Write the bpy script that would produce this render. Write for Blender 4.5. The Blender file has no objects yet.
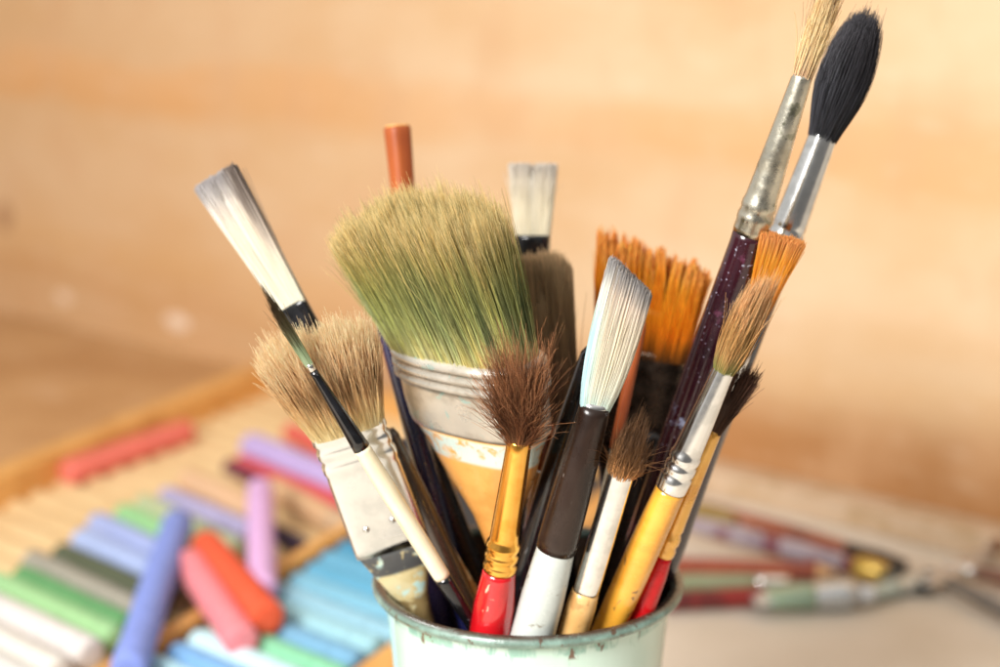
import bpy, math, random
import numpy as np
from mathutils import Vector, Matrix
PI = math.pi
sc = bpy.context.scene
S = 0.01                                   # everything below is written in centimetres

# ------------------------------------------------------------------ camera
F, PITCH, H = 1667.0, math.radians(14), 26.0
cam = bpy.data.objects.new('camera', bpy.data.cameras.new('camera'))
sc.collection.objects.link(cam)
cam.location = (0, 0, H * S)
cam.rotation_euler = (PI / 2 - PITCH, 0, 0)
cam.data.lens = 60; cam.data.sensor_width = 36
cam.data.clip_start = 0.01; cam.data.clip_end = 50
cam.data.dof.use_dof = True
cam.data.dof.focus_distance = 36.6 * S
cam.data.dof.aperture_fstop = 7.6
sc.camera = cam

# ------------------------------------------------------------------ world and lamps (daylit studio room)
w = bpy.data.worlds.new('World'); sc.world = w; w.use_nodes = True
bg = w.node_tree.nodes['Background']
def room():                                # bright on the window side and above, dim towards the room behind the camera
    nt = w.node_tree; N = nt.nodes; L = nt.links
    tc = N.new('ShaderNodeTexCoord'); dp = N.new('ShaderNodeVectorMath'); dp.operation = 'DOT_PRODUCT'
    L.new(tc.outputs['Generated'], dp.inputs[0]); dp.inputs[1].default_value = Vector((-.45, .25, .85)).normalized()
    nz = N.new('ShaderNodeTexNoise'); nz.inputs['Scale'].default_value = 2.2; L.new(tc.outputs['Generated'], nz.inputs['Vector'])
    ad = N.new('ShaderNodeMath'); ad.operation = 'MULTIPLY_ADD'; L.new(nz.outputs[0], ad.inputs[0]); ad.inputs[1].default_value = .9
    L.new(dp.outputs['Value'], ad.inputs[2])
    r = N.new('ShaderNodeValToRGB'); L.new(ad.outputs[0], r.inputs[0])
    e = r.color_ramp.elements; e[0].position = .15; e[0].color = (.26, .25, .24, 1); e[1].position = .85; e[1].color = (1.0, .98, .95, 1)
    L.new(r.outputs[0], bg.inputs[0]); bg.inputs[1].default_value = 0.68
room()

def area(name, loc, target, sx, sy, power, col):
    l = bpy.data.lights.new(name, 'AREA'); l.shape = 'RECTANGLE'
    l.size = sx * S; l.size_y = sy * S; l.energy = power; l.color = col
    o = bpy.data.objects.new(name, l); sc.collection.objects.link(o)
    o.location = Vector(loc) * S
    o.rotation_euler = (Vector(target) - Vector(loc)).to_track_quat('-Z', 'Y').to_euler()
area('window_light', (-36, -12, 52), (2, 38, 15), 26, 32, 12.0, (1, 0.98, 0.95))
area('board_fill_light', (40, 20, 110), (15, 75, 10), 60, 60, .4, (1, 0.95, 0.88))  # added fill lamp brightening the board behind, no known window

sc.cycles.max_bounces = 16; sc.cycles.diffuse_bounces = 10; sc.cycles.transmission_bounces = 10
sc.view_settings.view_transform = 'Standard'; sc.view_settings.look = 'None'
sc.view_settings.exposure = 0.0; sc.view_settings.gamma = 1.0

# ------------------------------------------------------------------ geometry of the view
CP, SP = math.cos(PITCH), math.sin(PITCH)
def ray(px, py):
    x = (px - 500) / F; y = -(py - 333.5) / F
    return Vector((x, CP + y * SP, -SP + y * CP))
def at(px, py, D): return Vector((0, 0, H)) + ray(px, py) * D
def onz(px, py, z):
    r = ray(px, py); return Vector((0, 0, H)) + r * ((z - H) / r.z)
def proj(p):
    d = p - Vector((0, 0, H)); D = d.y * CP - d.z * SP
    return 500 + F * d.x / D, 333.5 - F * (d.y * SP + d.z * CP) / D, D

# ------------------------------------------------------------------ materials
def lin(c):
    if isinstance(c, str): c = tuple(int(c[i:i+2], 16) / 255 for i in (0, 2, 4))
    c = np.asarray(c, float)
    return np.where(c <= 0.04045, c / 12.92, ((c + 0.055) / 1.055) ** 2.4)
def rgba(c): return tuple(lin(c)) + (1,)

def mat(name, c1, c2=None, scale=300, lo=0.45, hi=0.6, rough=0.45, metal=0.0, bump=0.0, bscale=600,
        coat=0.0, specks=None, stretch=(1, 1, 1), c3=None, scale3=900, lo3=.6, hi3=.66, spec=.5, sss=0, rvar=.12, band=None):
    m = bpy.data.materials.new(name); m.use_nodes = True
    nt = m.node_tree; N = nt.nodes; L = nt.links
    b = N['Principled BSDF']
    b.inputs['Roughness'].default_value = rough; b.inputs['Metallic'].default_value = metal
    b.inputs['Coat Weight'].default_value = coat; b.inputs['Coat Roughness'].default_value = 0.08
    b.inputs['Specular IOR Level'].default_value = spec
    if sss:
        b.inputs['Subsurface Weight'].default_value = sss; b.inputs['Subsurface Scale'].default_value = .002
        b.inputs['Subsurface Radius'].default_value = (1, .9, .8)
    tc = N.new('ShaderNodeTexCoord'); mp = N.new('ShaderNodeMapping'); mp.inputs['Scale'].default_value = stretch
    L.new(tc.outputs['Object'], mp.inputs[0])
    def noise(s, det=6, dist=0.0):
        n = N.new('ShaderNodeTexNoise'); n.inputs['Scale'].default_value = s; n.inputs['Detail'].default_value = det
        n.inputs['Distortion'].default_value = dist; n.inputs['Roughness'].default_value = .6
        L.new(mp.outputs[0], n.inputs['Vector']); return n
    def ramp(src, lo, hi):
        r = N.new('ShaderNodeMapRange'); r.inputs['From Min'].default_value = lo; r.inputs['From Max'].default_value = hi
        r.interpolation_type = 'SMOOTHSTEP'; L.new(src, r.inputs['Value']); return r.outputs['Result']
    def mix(fac, a, c):
        x = N.new('ShaderNodeMix'); x.data_type = 'RGBA'; L.new(fac, x.inputs[0])
        if hasattr(a, 'links'): L.new(a, x.inputs[6])
        else: x.inputs[6].default_value = rgba(a)
        x.inputs[7].default_value = rgba(c); return x.outputs[2]
    col = None
    c2 = c2 if c2 is not None else tuple(np.clip(np.array([int(c1[i:i+2], 16) / 255 for i in (0, 2, 4)]) * .9, 0, 1))
    col = mix(ramp(noise(scale).outputs[0], lo, hi), c1, c2)
    if c3 is not None: col = mix(ramp(noise(scale3, 8, .5).outputs[0], lo3, hi3), col, c3)
    if band is not None:                   # paint crust, chips and painted shading along a stretch of the axis: (z0, z1, colour)
        sx = N.new('ShaderNodeSeparateXYZ'); L.new(tc.outputs['Object'], sx.inputs[0])
        for (z0, z1, bc, lo_, hi_) in band:
            a1 = ramp(sx.outputs['Z'], z0 * S, (z0 + .12) * S); a2 = ramp(sx.outputs['Z'], z1 * S, (z1 - .12) * S)
            mu = N.new('ShaderNodeMath'); mu.operation = 'MULTIPLY'; L.new(a1, mu.inputs[0]); L.new(a2, mu.inputs[1])
            m2 = N.new('ShaderNodeMath'); m2.operation = 'MULTIPLY'; L.new(mu.outputs[0], m2.inputs[0])
            L.new(ramp(noise(260, 8, .8).outputs[0], lo_, hi_), m2.inputs[1])
            col = mix(m2.outputs[0], col, bc)
    if specks:
        sc_, thr, cc = specks
        v = N.new('ShaderNodeTexVoronoi'); v.inputs['Scale'].default_value = sc_; L.new(mp.outputs[0], v.inputs['Vector'])
        n2 = noise(130, 2)
        ad = N.new('ShaderNodeMath'); ad.operation = 'MULTIPLY'; L.new(ramp(v.outputs['Distance'], thr, thr * .6), ad.inputs[0])
        L.new(ramp(n2.outputs[0], .42, .56), ad.inputs[1]); col = mix(ad.outputs[0], col, cc)
    L.new(col, b.inputs['Base Color'])
    rr = N.new('ShaderNodeMapRange'); rr.inputs['To Min'].default_value = max(0.03, rough - rvar); rr.inputs['To Max'].default_value = min(1, rough + rvar)
    rr.inputs['From Min'].default_value = .3; rr.inputs['From Max'].default_value = .7
    L.new(noise(bscale * .5).outputs[0], rr.inputs['Value']); L.new(rr.outputs[0], b.inputs['Roughness'])
    if bump:
        bp = N.new('ShaderNodeBump'); bp.inputs['Strength'].default_value = bump; bp.inputs['Distance'].default_value = .0006
        L.new(noise(bscale, 8).outputs[0], bp.inputs['Height']); L.new(bp.outputs[0], b.inputs['Normal'])
    return m

def hairmat(name, rough=.45, transl=.45):
    m = bpy.data.materials.new(name); m.use_nodes = True
    nt = m.node_tree; N = nt.nodes; L = nt.links; b = N['Principled BSDF']
    a = N.new('ShaderNodeAttribute'); a.attribute_name = 'hair'
    L.new(a.outputs['Color'], b.inputs['Base Color']); b.inputs['Roughness'].default_value = rough
    b.inputs['Specular IOR Level'].default_value = .35
    t = N.new('ShaderNodeBsdfTranslucent'); L.new(a.outputs['Color'], t.inputs['Color'])
    mx = N.new('ShaderNodeMixShader'); mx.inputs[0].default_value = transl
    L.new(b.outputs[0], mx.inputs[1]); L.new(t.outputs[0], mx.inputs[2])
    L.new(mx.outputs[0], N['Material Output'].inputs['Surface'])
    return m

# ------------------------------------------------------------------ objects
def tag(o, label=None, cat=None, group=None, kind=None):
    if label: o['label'] = label
    if cat: o['category'] = cat
    if group: o['group'] = group
    if kind: o['kind'] = kind
    return o
def link(name, V, Fc, m, parent=None, smooth=True, loc=None, cols=None):
    me = bpy.data.meshes.new(name)
    V = np.asarray(V, float) * S
    if isinstance(Fc, np.ndarray):
        me.vertices.add(len(V)); me.vertices.foreach_set('co', V.ravel())
        me.loops.add(Fc.size); me.loops.foreach_set('vertex_index', Fc.ravel().astype(np.int32))
        me.polygons.add(len(Fc)); me.polygons.foreach_set('loop_start', np.arange(len(Fc), dtype=np.int32) * 4)
        me.update(calc_edges=True)
    else:
        me.from_pydata([tuple(v) for v in V], [], Fc)
    if cols is not None:
        at_ = me.attributes.new('hair', 'FLOAT_COLOR', 'POINT')
        c4 = np.ones((len(V), 4)); c4[:, :3] = cols; at_.data.foreach_set('color', c4.ravel())
    me.polygons.foreach_set('use_smooth', [smooth] * len(me.polygons))
    me.validate(); me.update()
    o = bpy.data.objects.new(name, me); sc.collection.objects.link(o)
    me.materials.append(m)
    if parent: o.parent = parent
    if loc is not None: o.location = Vector(loc) * S
    return o
def empty(name, M=None, loc=None):
    o = bpy.data.objects.new(name, None); sc.collection.objects.link(o); o.empty_display_size = .01
    if M is not None: o.matrix_world = M
    if loc is not None: o.location = Vector(loc) * S
    return o

def loft(st, seg=40, closed=True, wob=0.0, seed=0):
    """stations (s, a, b, n[, ox, oy]): superellipse sections along Z"""
    rg = np.random.RandomState(seed); V = []; Fc = []
    for q in st:
        s, a, b, n = q[:4]; ox, oy = (q[4], q[5]) if len(q) > 4 else (0, 0)
        wv = rg.uniform(-wob, wob)
        for k in range(seg):
            th = 2 * PI * k / seg; c, d = math.cos(th), math.sin(th)
            V.append((ox + (a + wv) * math.copysign(abs(c) ** (2 / n), c), oy + (b + wv) * math.copysign(abs(d) ** (2 / n), d), s))
    for i in range(len(st) - 1):
        for k in range(seg):
            k2 = (k + 1) % seg
            Fc.append((i * seg + k, i * seg + k2, (i + 1) * seg + k2, (i + 1) * seg + k))
    if closed:
        Fc.append(tuple(reversed(range(seg)))); Fc.append(tuple((len(st) - 1) * seg + k for k in range(seg)))
    return V, Fc
def refine(st, step=.12):
    out = [st[0]]
    for p, q in zip(st[:-1], st[1:]):
        n = max(1, int(abs(q[0] - p[0]) / step))
        for i in range(1, n + 1):
            t = i / n; out.append(tuple(p[j] + (q[j] - p[j]) * t for j in range(4)))
    return out

CUPC = onz(528, 575, 10)
def inside(p):
    r = math.hypot(p.x - CUPC.x, p.y - CUPC.y)
    return p.z > 0.6 and r < 2.75 + .075 * p.z

class Brush:
    def __init__(s, name, label, tip, low, roll=0, cat='paint brush', group='paint brushes standing in the enamel cup', depth=30, hw=.45):
        T, B = at(*tip), at(*low); Dl = low[2]
        for _ in range(80):                                         # the shaft must pass inside the rim
            q = B + (T - B) * ((9.9 - B.z) / (T.z - B.z))
            if math.hypot(q.x - CUPC.x, q.y - CUPC.y) < 3.5 - hw: break
            Dl += .05 if q.y < CUPC.y else -.05
            B = at(low[0], low[1], Dl)
        d = (T - B).normalized(); base = B.copy(); e = 0
        while e < depth:
            p = base - d * .1
            if p.z < 0.6 or (not inside(p) and p.z < 8.6): break
            base = p; e += .1
        s.base, s.d = base, d; s.L = (T - base).length
        view = (T - Vector((0, 0, H))).normalized()
        x = d.cross(-view).normalized()
        if x.x < 0: x = -x
        y = d.cross(x).normalized()
        if y.dot(view) < 0: y = -y; 
        if x.cross(y).dot(d) < 0: x, y = x, -y
        R = Matrix((x, y, d)).transposed()
        R = R @ Matrix.Rotation(math.radians(roll), 3, 'Z')
        M = R.to_4x4(); M.translation = base * S
        s.root = empty(name, M); tag(s.root, label, cat, group)
    def s_(s, py):
        lo, hi = 0.0, s.L * 1.5
        for _ in range(40):
            mid = (lo + hi) / 2
            if proj(s.base + s.d * mid)[1] > py: lo = mid
            else: hi = mid
        return (lo + hi) / 2
    def w_(s, t, wpx): return wpx * proj(s.base + s.d * t)[2] / F / 2
    def st(s, rows, ratio=1.0, n=2.0, base=False):
        """rows of (py, width px[, ratio[, n]]) from top to bottom -> stations from bottom to top"""
        out = []
        for r in rows:
            t = s.s_(r[0]); a = s.w_(t, r[1]); rt = r[2] if len(r) > 2 else ratio; nn = r[3] if len(r) > 3 else n
            out.append((t, a, a * rt, nn))
        out.reverse()
        if base:
            f = out[0]
            if f[0] > 2.5: out = [(0, f[1] * .45, f[1] * .45, 2), (.15, f[1] * .62, f[1] * .62, 2), (f[0] * .5, f[1] * .85, f[1] * .85, 2)] + out
            else: out = [(0, f[1], f[2], f[3])] + out
        return out
    def part(s, name, rows, m, ratio=1.0, n=2.0, base=False, parent=None, label=None, seg=44):
        st = refine(s.st(rows, ratio, n, base)); V, Fc = loft(st, seg)
        o = link(name, V, Fc, m, parent or s.root)
        if label: o['label'] = label
        return o
    def hair(s, py_root, py_tip, w_root, w_tip, ratio_root, ratio_tip, colfn, m, name='bristles', **k):
        s0, s1 = s.s_(py_root), s.s_(py_tip)
        a0, a1 = s.w_(s0, w_root), s.w_(s1, w_tip)
        V, Fc, C = hairs(s0 - .15, s1, a0, a0 * ratio_root, a1, a1 * ratio_tip, colfn, **k)
        return link(name, V, Fc, m, s.root, cols=C)

def hairs(s0, s1, a0, b0, a1, b1, colfn, gain=1.35, n=2500, K=7, r0=.008, r1=.0035, sq=2.0, shift=(0, 0), bulge=0.0, jit=.03,
          lenfn=None, lenvar=.04, clump=0, cst=.6, curl=.02, stray=.02, strayamp=.25, seed=1, power=1.0, bpow=.8, cpow=None, core=.8, core_col=None, yank=None):
    rg = np.random.RandomState(seed)
    th = rg.uniform(0, 2 * PI, n); rr = np.sqrt(rg.uniform(0.0, 1, n))
    c, d = np.cos(th), np.sin(th)
    u = rr * np.sign(c) * np.abs(c) ** (2 / sq); v = rr * np.sign(d) * np.abs(d) ** (2 / sq)
    if clump:
        cu, cv = rg.uniform(-1, 1, clump), rg.uniform(-1, 1, clump)
        dd = (u[:, None] - cu) ** 2 + ((v[:, None] - cv) * max(.25, b1 / a1)) ** 2
        idx = dd.argmin(1); tu = u + (cu[idx] - u) * cst; tv = v + (cv[idx] - v) * cst
    else: idx = np.zeros(n, int); tu, tv = u, v
    ln = np.ones(n) if lenfn is None else lenfn(u, v)
    ln = ln * (1 + rg.normal(0, lenvar, n))
    if clump: ln = ln * (1 + rg.normal(0, lenvar * 1.5, clump)[idx])
    t = np.linspace(0, 1, K)[None, :]
    e = t ** power
    tx, ty = tu * a1 + shift[0] + rg.normal(0, jit, n), tv * b1 + shift[1] + rg.normal(0, jit, n)
    X = (u * a0)[:, None] * (1 - e) + tx[:, None] * e
    Y = (v * b0)[:, None] * (1 - e) + ty[:, None] * e
    if cpow:                                                        # clumps close only towards their points
        k_ = e - t ** cpow * 1.0
        X -= ((tu - u) * a1)[:, None] * k_; Y -= ((tv - v) * b1)[:, None] * k_
    bl = bulge * np.sin(PI * t ** bpow)
    X = X + bl * u[:, None]; Y = Y + bl * v[:, None] * (b1 / max(a1, 1e-6))
    ph = rg.uniform(0, 2 * PI, (n, 2)); fr = rg.uniform(.6, 1.6, (n, 2)); am = rg.normal(0, curl, (n, 2))
    X += am[:, :1] * np.sin(ph[:, :1] + fr[:, :1] * PI * t) * t; Y += am[:, 1:] * np.sin(ph[:, 1:] + fr[:, 1:] * PI * t) * t
    st = rg.uniform(0, 1, n) < stray
    sv = rg.normal(0, strayamp, (n, 2)) * st[:, None]
    X += sv[:, :1] * t ** 1.6; Y += sv[:, 1:] * t ** 1.6
    Z = s0 + (s1 - s0) * ln[:, None] * t * (1 - .25 * (np.abs(sv).sum(1)[:, None] * t))
    P = np.stack([X, Y, Z], 2)
    rad = (r0 + (r1 - r0) * t ** 1.3) * rg.uniform(.75, 1.25, n)[:, None]
    tan = np.gradient(P, axis=1); tan /= np.linalg.norm(tan, axis=2, keepdims=True) + 1e-9
    ref = np.array([np.cos(ph[:, 0]), np.sin(ph[:, 0]), np.zeros(n)]).T[:, None, :]
    A = np.cross(tan, ref + 0 * tan); A /= np.linalg.norm(A, axis=2, keepdims=True) + 1e-9
    B = np.cross(tan, A)
    ring = [P + (A * math.cos(q) + B * math.sin(q)) * rad[:, :, None] for q in (0, 2 * PI / 3, 4 * PI / 3)]
    V = np.stack(ring, 2)                                           # n,K,3,3
    rnd = rg.uniform(0, 1, n)
    col = lin(np.clip(colfn(np.repeat(t, n, 0), u, v, rnd, idx), 0, 1)) * gain
    col = col * np.minimum(1, .96 / np.maximum(col.max(-1, keepdims=True), 1e-6))
    C = np.repeat(col[:, :, None, :], 3, 2).reshape(-1, 3)
    base = (np.arange(n)[:, None] * K + np.arange(K - 1)[None, :]) * 3
    Q = []
    for k in range(3):
        k2 = (k + 1) % 3
        Q.append(np.stack([base + k, base + k2, base + 3 + k2, base + 3 + k], -1).reshape(-1, 4))
    V = V.reshape(-1, 3); Q = np.concatenate(Q)
    if core:
        KK, SG = 9, 32; cvs = []; ccs = []
        for i in range(KK):
            tt = core * i / (KK - 1); ee = tt ** power; k_ = .9 * (1 if i < KK - 1 else .25)
            aa = (a0 * (1 - ee) + a1 * ee + bulge * math.sin(PI * tt ** bpow)) * k_; bb = (b0 * (1 - ee) + b1 * ee + bulge * math.sin(PI * tt ** bpow) * b1 / a1) * k_
            for j in range(SG):
                q = 2 * PI * j / SG; cc_, ss_ = math.cos(q), math.sin(q)
                uu = math.copysign(abs(cc_) ** (2 / sq), cc_); vv = math.copysign(abs(ss_) ** (2 / sq), ss_)
                L_ = 1 if lenfn is None else float(np.atleast_1d(lenfn(np.array([uu * .9]), np.array([vv * .9])))[0])
                cvs.append((uu * aa + shift[0] * ee, vv * bb + shift[1] * ee, s0 + (s1 - s0) * L_ * tt))
                ccs.append((tt, uu, vv))
        ccs = np.array(ccs)
        cc = lin(np.clip(colfn(ccs[:, :1], ccs[:, 1], ccs[:, 2], np.full(len(ccs), .35), np.zeros(len(ccs), int))[:, 0], 0, 1)) * min(gain, 1.05)
        o = len(V); q = []
        for i in range(KK - 1):
            for j in range(SG):
                j2 = (j + 1) % SG; q.append((o + i * SG + j, o + i * SG + j2, o + (i + 1) * SG + j2, o + (i + 1) * SG + j))
        V = np.concatenate([V, np.array(cvs)]); Q = np.concatenate([Q, np.array(q)]); C = np.concatenate([C, cc])
    return V, Q, C

def grad(stops, var=.12, spread=None, vari=None):
    """natural colour along the hair; stops [(t, hex)], var = hair to hair variation"""
    ts = [s[0] for s in stops]; cs = np.array([[int(s[1][i:i+2], 16) / 255 for i in (0, 2, 4)] for s in stops])
    def f(t, u, v, rnd, idx):
        tt = t + ((rnd - .5) * (spread or 0))[:, None]
        col = np.stack([np.interp(tt, ts, cs[:, k]) for k in range(3)], -1)
        col = col * (1 + (rnd[:, None, None] - .5) * 2 * var)
        if vari is not None: col = vari(col, t, u, v, rnd, idx)
        return col
    return f

# ================================================================== SETTING
WA, WB = onz(722, 460, 1.2), onz(1000, 522, 1.2)                    # foot of the board, on the ledge
wd = Vector((WB.x - WA.x, WB.y - WA.y, 0)).normalized(); wn = Vector((-wd.y, wd.x, 0))
if wn.y < 0: wn = -wn
def box(x0, x1, y0, y1, z0, z1, ox, bev=0.0):
    """box in the frame (wd, wn, z) about origin ox"""
    pts = []
    for z in (z0, z1):
        for (x, y) in ((x0, y0), (x1, y0), (x1, y1), (x0, y1)):
            p = Vector((ox.x, ox.y, 0)) + wd * x + wn * y; pts.append((p.x, p.y, z))
    return pts, [(3, 2, 1, 0), (4, 5, 6, 7), (0, 1, 5, 4), (1, 2, 6, 5), (2, 3, 7, 6), (3, 0, 4, 7)]
def bevel(o, wdt, seg=3):
    b = o.modifiers.new('bevel', 'BEVEL'); b.width = wdt * S; b.segments = seg; b.limit_method = 'ANGLE'
    return o

m_table = mat('cream_paper_tabletop', 'D8CDBE', 'CCC0AE', scale=14, lo=.35, hi=.7, rough=.6, bump=.15, bscale=900)
n_ = 60
link('tabletop', [(-150, 8, 0), (150, 8, 0), (150, 190, 0), (-150, 190, 0)], [(0, 1, 2, 3)], m_table, smooth=False)
bpy.data.objects['tabletop']['kind'] = 'structure'

# board behind: real panel, stains are marks in its face
def board_material():
    m = bpy.data.materials.new('fibreboard'); m.use_nodes = True
    nt = m.node_tree; N = nt.nodes; L = nt.links; b = N['Principled BSDF']; b.inputs['Roughness'].default_value = .62
    tc = N.new('ShaderNodeTexCoord'); sx = N.new('ShaderNodeSeparateXYZ'); L.new(tc.outputs['Object'], sx.inputs[0])
    def noise(s, det, st=(1, 1, 1)):
        mp = N.new('ShaderNodeMapping'); mp.inputs['Scale'].default_value = st; L.new(tc.outputs['Object'], mp.inputs[0])
        n = N.new('ShaderNodeTexNoise'); n.inputs['Scale'].default_value = s; n.inputs['Detail'].default_value = det
        L.new(mp.outputs[0], n.inputs['Vector']); return n.outputs[0]
    def mr(src, a, c, d=0., e=1.):
        r = N.new('ShaderNodeMapRange'); r.interpolation_type = 'SMOOTHSTEP'
        for k, x in zip(('From Min', 'From Max', 'To Min', 'To Max'), (a, c, d, e)): r.inputs[k].default_value = x
        L.new(src, r.inputs['Value']); return r.outputs['Result']
    def math_(op, a, c):
        x = N.new('ShaderNodeMath'); x.operation = op
        for i, q in enumerate((a, c)):
            if hasattr(q, 'links'): L.new(q, x.inputs[i])
            else: x.inputs[i].default_value = q
        return x.outputs[0]
    def mix(f, a, c):
        x = N.new('ShaderNodeMix'); x.data_type = 'RGBA'; L.new(f, x.inputs[0])
        if hasattr(a, 'links'): L.new(a, x.inputs[6])
        else: x.inputs[6].default_value = rgba(a)
        x.inputs[7].default_value = rgba(c); return x.outputs[2]
    X, Z = sx.outputs['X'], sx.outputs['Z']
    wob = math_('MULTIPLY', math_('SUBTRACT', noise(9, 3, (1, 1, 2)), .5), .035)
    Zw = math_('ADD', Z, wob)
    col = mix(mr(noise(7, 4, (1, 1, 2.2)), .35, .68), 'DCC09C', 'D3AE82')
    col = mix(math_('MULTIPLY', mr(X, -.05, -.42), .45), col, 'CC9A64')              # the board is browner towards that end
    for z0, wz, cc, st in BANDS:
        a = math_('MULTIPLY', mr(Zw, z0 - wz, z0 - wz * .25), mr(Zw, z0 + wz, z0 + wz * .25))
        col = mix(math_('MULTIPLY', a, mr(noise(5, 3, (1, 1, .4)), .3, .62, st * .35, st)), col, cc)
    col = mix(math_('MULTIPLY', mr(Zw, .066, .026), mr(X, -.30, -.08, .25, .95)), col, 'AC7642')                                       # darker brown towards the foot of the board
    for (x0, z0, rx, rz, cc, st) in SPOTS:
        dx = math_('DIVIDE', math_('SUBTRACT', X, x0), rx); dz = math_('DIVIDE', math_('SUBTRACT', Z, z0), rz)
        r2 = math_('ADD', math_('MULTIPLY', dx, dx), math_('MULTIPLY', dz, dz))
        r2 = math_('ADD', r2, math_('MULTIPLY', math_('SUBTRACT', noise(90, 4), .5), 1.2))
        col = mix(mr(r2, 1.0, .45, 0, st), col, cc)
    col = mix(math_('MULTIPLY', mr(noise(26, 5, (1, 1, .6)), .48, .7), .45), col, 'CFA47A')
    col = mix(math_('MULTIPLY', mr(noise(48, 4, (1, 1, 3)), .56, .7), .16), col, 'E8D0B4')
    col = mix(math_('MULTIPLY', mr(noise(700, 3), .5, .75), .25), col, 'B98A5A')
    L.new(col, b.inputs['Base Color'])
    bp = N.new('ShaderNodeBump'); bp.inputs['Strength'].default_value = .2; bp.inputs['Distance'].default_value = .0005
    L.new(noise(900, 6), bp.inputs['Height']); L.new(bp.outputs[0], b.inputs['Normal'])
    return m
def wallpt(px, py):                                                 # point of the board's face, in its own frame
    r = ray(px, py); o = Vector((0, 0, H)); t = (WA - o).dot(wn) / r.dot(wn); p = o + r * t
    return (p - WA).dot(wd) * S, p.z * S
BANDS = []
for py, px, wz, cc, st in ((110, 400, .022, 'D69C5E', .75), (85, 250, .016, 'DDB080', .35), (318, 250, .008, 'C89458', .45), (250, 60, .02, 'CFA068', .5)):
    BANDS.append((wallpt(px, py)[1], wz, cc, st))
SPOTS = []
for px, py, rx, rz, cc, st in ((177, 322, .012, .006, 'F6E4D0', .9), (64, 298, .009, .005, 'F0D8BC', .7), (4, 216, .010, .012, '9A6C44', .8),
                               (800, 560, .03, .004, 'B06A34', .5), (90, 372, .012, .008, 'C89E78', .5), (415, 300, .02, .01, 'E09A5C', .4)):
    x, z = wallpt(px, py); SPOTS.append((x, z, rx, rz, cc, st))
V, Fc = [], [(3, 2, 1, 0), (4, 5, 6, 7), (0, 1, 5, 4), (1, 2, 6, 5), (2, 3, 7, 6), (3, 0, 4, 7)]
for z in (0.0, 62):
    for x, y in ((-95, 0), (34, 0), (34, .9), (-95, .9)): V.append((x, y, z))
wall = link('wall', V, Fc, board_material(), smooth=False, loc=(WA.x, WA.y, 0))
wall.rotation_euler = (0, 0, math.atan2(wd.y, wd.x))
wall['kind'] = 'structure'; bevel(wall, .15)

LF = onz(715, 497, 0); dep = (LF - Vector((WA.x, WA.y, 0))).dot(-wn)
V, Fc = box(-3.4, 33.5, -dep, -.06, 0.02, 1.2, WA)
m_ledge = mat('pale_bare_wood', 'CBB092', 'BC9E7A', scale=60, stretch=(1, 1, 1), rough=.6, bump=.2, bscale=500)
tag(bevel(link('wooden_batten', V, Fc, m_ledge, smooth=False), .12), 'pale bare wood batten lying along the foot of the peach panel', 'batten')

# ------------------------------------------------------------------ pastel box (skew measured from the photo)
O = Vector((-22.26, 70.38, 0)); RD = Vector((.459, .888, 0)).normalized(); GD = Vector((.76, -.65, 0)).normalized()
def bp_(a, b, z): p = O + RD * a + GD * b; return (p.x, p.y, z)
def skewbox(a0, a1, b0, b1, z0, z1):
    V = [bp_(a, b, z) for z in (z0, z1) for a, b in ((a0, b0), (a1, b0), (a1, b1), (a0, b1))]
    return V, [(0, 1, 2, 3), (7, 6, 5, 4), (4, 5, 1, 0), (5, 6, 2, 1), (6, 7, 3, 2), (7, 4, 0, 3)]
m_rail = mat('honey_wood', 'DCA660', 'CC9450', scale=50, stretch=(1, 1, 1), rough=.45, bump=.15, bscale=300)
m_card = mat('tan_corrugated_card', 'D8BA8A', 'D0B080', scale=30, rough=.75, bump=.1, bscale=700)
m_foam = mat('dark_card', '3A3A3C', '2A2C30', scale=80, rough=.8)
tray = empty('pastel_box', loc=O)
tag(tray, 'shallow honey coloured wooden pastel box with divided ribbed compartments', 'box')
def child(o, par):                                                  # keep world place, hang under an unrotated empty
    for v in o.data.vertices: v.co -= par.location
    o.parent = par; return o
A0, A1 = -34, 21.5
for nm, q in (('rail', (A0, A1, -1.3, 0, .0, 1.9)), ('rail', (A0, A1, 24.7, 26.0, .0, 1.6)), ('divider', (A0, A1, 16.3, 17.0, .1, 1.35)),
              ('end_rail', (A1 + .003, A1 + 1.2, -1.3, 26.0, .0, 1.6)), ('end_rail', (A0 - 1.2, A0 - .003, -1.3, 26.0, .0, 1.6))):
    V, Fc = skewbox(*q); child(bevel(link(nm, V, Fc, m_rail, smooth=False), .15), tray)
V, Fc = skewbox(A0 + .01, A1 - .01, .01, 24.69, .01, .2); child(link('base_board', V, Fc, m_rail, smooth=False), tray)
def ribbed(b0, b1, per, amp, m, nm, z0=.3):
    n = int((A1 - A0) / per * 12); V = []; Fc = []
    for i in range(n + 1):
        a = A0 + .02 + (A1 - A0 - .04) * i / n; z = z0 + amp * abs(math.sin(PI * a / per))
        V += [bp_(a, b0, z), bp_(a, b1, z)]
    for i in range(n): Fc.append((2 * i, 2 * i + 1, 2 * i + 3, 2 * i + 2))
    return child(link(nm, V, Fc, m), tray)
ribbed(.02, 16.28, 1.5, .36, m_card, 'ribbed_insert', .21)
ribbed(17.02, 24.68, 1.3, .14, m_foam, 'dark_insert', .22)

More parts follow.
